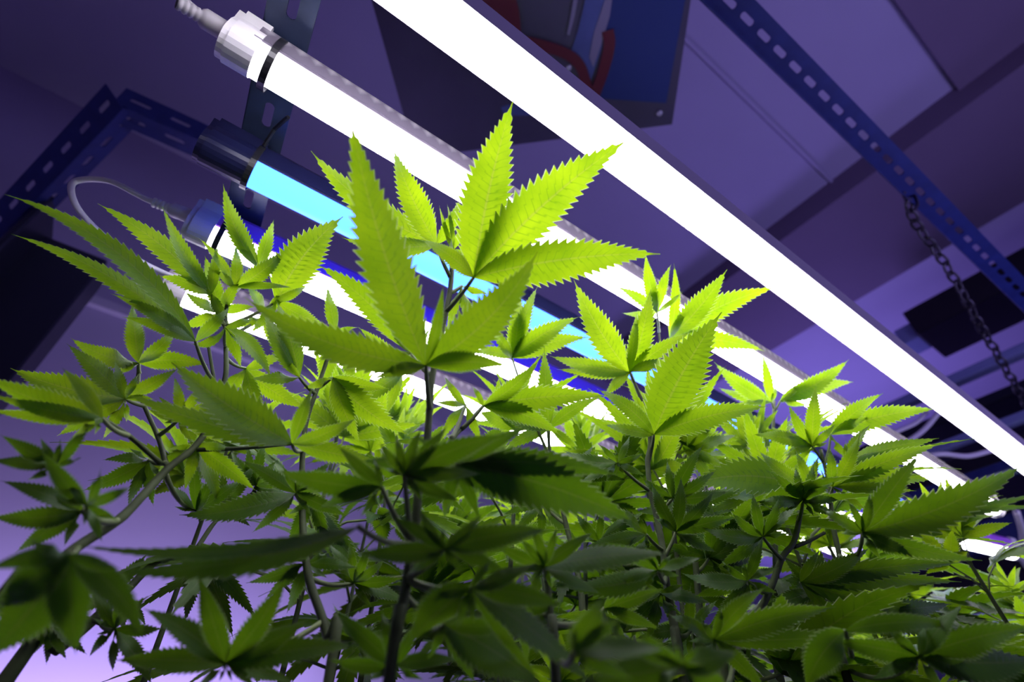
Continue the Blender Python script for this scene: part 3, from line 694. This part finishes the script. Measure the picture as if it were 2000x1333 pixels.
P10.leaf((133,1083),(150,1070),[(-30,1290,120,0),(-30,1115,56,8),(282,1250,46,-22),(-20,1190,70)], dD=-.06, roll=10)
P10.leaf((160,1000),(225,1020),[(-20,1010,46,-8),(30,1080,50),(60,960,40),(0,940,30)], dD=-.01)
P10.leaf((110,910),(200,1040),[(0,850,44),(-20,900,46),(40,880,36),(180,830,20)], dD=-.01)
P10.leaf((170,990),(231,1017),[(80,880,30,-4),(130,930,30),(260,950,34),(200,1060,26)], dD=-.04)
P10.leaf((382,870),(378,876),[(300,940,40),(360,960,40),(430,990,44),(500,960,40)], dD=.01)
P10.leaf((480,720),(441,700),[(600,800,50,8),(560,690,36),(520,830,44),(420,800,40)], dD=.03)

P10.leaf((430,610),(440,640),[(360,570,34),(400,500,34),(470,540,34),(500,600,30),(350,640,30)], dD=.03)
P10.leaf((520,615),(441,660),[(480,550,34),(560,560,34),(600,620,36),(540,690,34),(460,640,30)], dD=.04)
P11 = Plant('green stemmed cannabis plant leaning in from the lower left corner',
  [[(382,1076,.31),(308,1097,.31),(245,1157,.30),(180,1215,.29),(110,1270,.28),(18,1320,.27)],[(224,1230,.28),(170,1210,.286),(130,1200,.29)],[(500,960,.33),(430,1010,.325),(382,1076,.31)]], [(.0016,.0038),(.0009,.0012),(.0011,.0015)])
P11.leaf((382,1080),(350,1086),[(361,1218,42,0),(456,1250,32,-6),(503,1214,28,-8),(420,1180,20)], dD=-.01, roll=8)
P11.leaf((430,990),(430,1010),[(500,900,40),(380,930,40),(490,1030,40),(350,980,34)], dD=.02)
P11.leaf((500,950),(495,965),[(450,880,40),(520,860,50),(590,930,44),(560,1010,40)], dD=.01)
P11.leaf((224,1230),(200,1222),[(174,1285,34,4),(298,1340,34,-4),(175,1150,24),(300,1160,20)], dD=-.01)
P11.leaf((216,1160),(245,1157),[(125,1195,36,-6),(290,1080,30),(165,1120,24)], dD=.0)
P11.leaf((100,1215),(110,1270),[(90,1300,22),(130,1290,18),(170,1280,20),(40,1260,24)], dD=.0)
P11.leaf((250,1170),(245,1157),[(262,1230,14),(285,1225,12),(240,1240,14)], dD=.02)



# ------------------------------------------------------------------ plants behind, built from a few shared leaf forms
def generic_leaf(seed, nl, droop):
    rnd = random.Random(seed); bm = bmesh.new(); uvl = bm.loops.layers.uv.new('UVMap')
    hub = Vector((0, 0.045, 0.012)); half = nl//2
    for i in range(-half, half+1):
        a = math.radians(i*(34 if nl == 5 else 29) + rnd.uniform(-5, 5)); k = (1.0, 0.92, 0.68, 0.38)[abs(i)]
        L = 0.105*k*rnd.uniform(0.93, 1.06); d = Vector((math.sin(a), math.cos(a), 0))
        c1 = hub + d*L*0.5 + Vector((0, 0, 0.012*k)); c2 = hub + d*L + Vector((0, 0, -droop*k*rnd.uniform(0.6, 1.3)))
        n = Vector((rnd.uniform(-.3, .3), rnd.uniform(-.3, .3), 1)).normalized()
        leaflet(bm, uvl, hub, c1, c2, 0.0185*(0.75+0.35*k), n, N=13, fold=rnd.uniform(-0.1, 0.35))
    lf = new_obj('fan_leaf', bm, M['leaf'])
    bm = bmesh.new(); tube(bm, [Vector((0, 0, 0)), Vector((0, .022, .010)), hub], 0.0010, 6); pt = new_obj('petiole', bm, M['petiole'])
    lm, pm = lf.data, pt.data; om = lm.copy(); om.materials.clear(); om.materials.append(M['shaded_leaf']); bpy.data.objects.remove(lf); bpy.data.objects.remove(pt)
    return lm, pm, om
FORMS = [generic_leaf(1, 7, .02), generic_leaf(2, 5, .01), generic_leaf(3, 7, .05), generic_leaf(4, 5, .035), generic_leaf(5, 7, .0), generic_leaf(6, 5, .06)]
def bg_plant(x, y, top, label, seed, group=None, low=0.0):
    rnd = random.Random(seed); base = Vector((x, y, 0)); root = thing('cannabis_plant', base, label, 'cannabis plant', group)
    Ht = CZ + top; lx, ly = rnd.uniform(-.04, .04), rnd.uniform(-.04, .04)
    pts = catmull([Vector((lx*k*k + rnd.uniform(-.004, .004)*(k > 0), ly*k*k + rnd.uniform(-.004, .004)*(k > 0), Ht*k)) for k in (0, .2, .4, .6, .8, 1)], 6)
    bm = bmesh.new(); tube(bm, pts, lambda s: 0.0042 - 0.003*s, 8); new_obj('stem', bm, M['stem'], root)
    z = Ht; ang = rnd.uniform(0, 360); i = 0
    while z > CZ - 0.10 + low:
        p = pts[0]
        for a, b in zip(pts, pts[1:]):
            if a.z <= z <= b.z or b is pts[-1]: p = a.lerp(b, max(0, min(1, (z-a.z)/max(1e-6, b.z-a.z)))); break
        dep = Ht - z
        for sgn in (0, 180):
            if dep > 0.02 and rnd.random() < 0.22: continue
            sc = min(1.15, 0.32 + dep*7.0)*rnd.uniform(.85, 1.15); pitch = math.radians(62 - min(62, dep*420) + rnd.uniform(-18, 18) - (12 if dep > .2 else 0))
            mt = Matrix.Translation(p) @ Matrix.Rotation(math.radians(ang+sgn+rnd.uniform(-15, 15)), 4, 'Z') @ Matrix.Rotation(pitch, 4, 'X') @ Matrix.Rotation(math.radians(rnd.uniform(-25, 25)), 4, 'Y') @ Matrix.Scale(sc, 4)
            lm, pm, om = FORMS[rnd.randrange(6)]
            if dep > 0.09: lm = om  # leaves below the crown take the shade-darkened copy
            o = bpy.data.objects.new('fan_leaf', lm); C.objects.link(o); o.parent = root; o.matrix_local = mt
            q = bpy.data.objects.new('petiole', pm); C.objects.link(q); q.parent = o
        z -= min(0.045, 0.010 + dep*0.35)*rnd.uniform(.85, 1.15); ang += 90 + rnd.uniform(-20, 20); i += 1
SPOTS = [  # x, y, top, lowest leaf
 (-0.21,0.38,0.22,0.17),(-0.15,0.40,0.25,0.17),(-0.09,0.42,0.26,0.12),(-0.03,0.39,0.24,0.12),(0.04,0.43,0.27,0.00),(0.10,0.39,0.23,0.00),(0.17,0.43,0.25,0.00),(0.24,0.41,0.24,0.00),(0.31,0.44,0.18,0.00),(0.39,0.43,0.16,0.00),(0.47,0.47,0.11,0.00),
 (-0.16,0.50,0.24,0.17),(-0.06,0.54,0.26,0.12),(0.06,0.52,0.24,0.00),(0.16,0.53,0.23,0.00),(0.27,0.53,0.25,0.00),(0.38,0.54,0.18,0.00),(0.50,0.56,0.13,0.00),(0.62,0.54,0.07,0.00),
 (-0.02,0.68,0.24,0.12),(0.14,0.68,0.25,0.00),(0.30,0.68,0.22,0.00),(0.46,0.68,0.17,0.00),(0.64,0.68,0.13,0.00),(0.80,0.68,0.04,0.00),(0.95,0.64,0.00,0.00),
 (0.06,0.88,0.23,0.00),(0.28,0.88,0.27,0.00),(0.50,0.86,0.17,0.00),(0.72,0.86,0.13,0.00),(0.95,0.86,0.03,0.00),(1.12,0.97,0.01,0.00),
 (0.35,1.10,0.20,0.00),(0.62,1.12,0.15,0.00),(0.90,1.08,0.07,0.00),(0.22,0.34,0.02,0.00),(0.40,0.33,0.00,0.00),(0.06,0.33,0.03,0.00)]
for i, (x, y, t, lw) in enumerate(SPOTS):
    if y < .36: lab, g = 'low cannabis plant with dark leaves filling the bottom edge between the stems', 'low dark cannabis plants between the front stems'
    elif x > .78: lab, g = 'cannabis plant far off at the right edge below the short tube', 'far right cannabis plants'
    elif y > .8: lab, g = 'cannabis plant in the far rows deep under the tubes', 'far cannabis plants'
    elif x < 0: lab, g = 'cannabis plant crowded behind the left and central front plants', 'cannabis plants behind on the left'
    else: lab, g = 'cannabis plant crowded behind the front plants right of the central stem', 'cannabis plants behind on the right'
    bg_plant(x, y, t, lab, 100+i, g, lw)
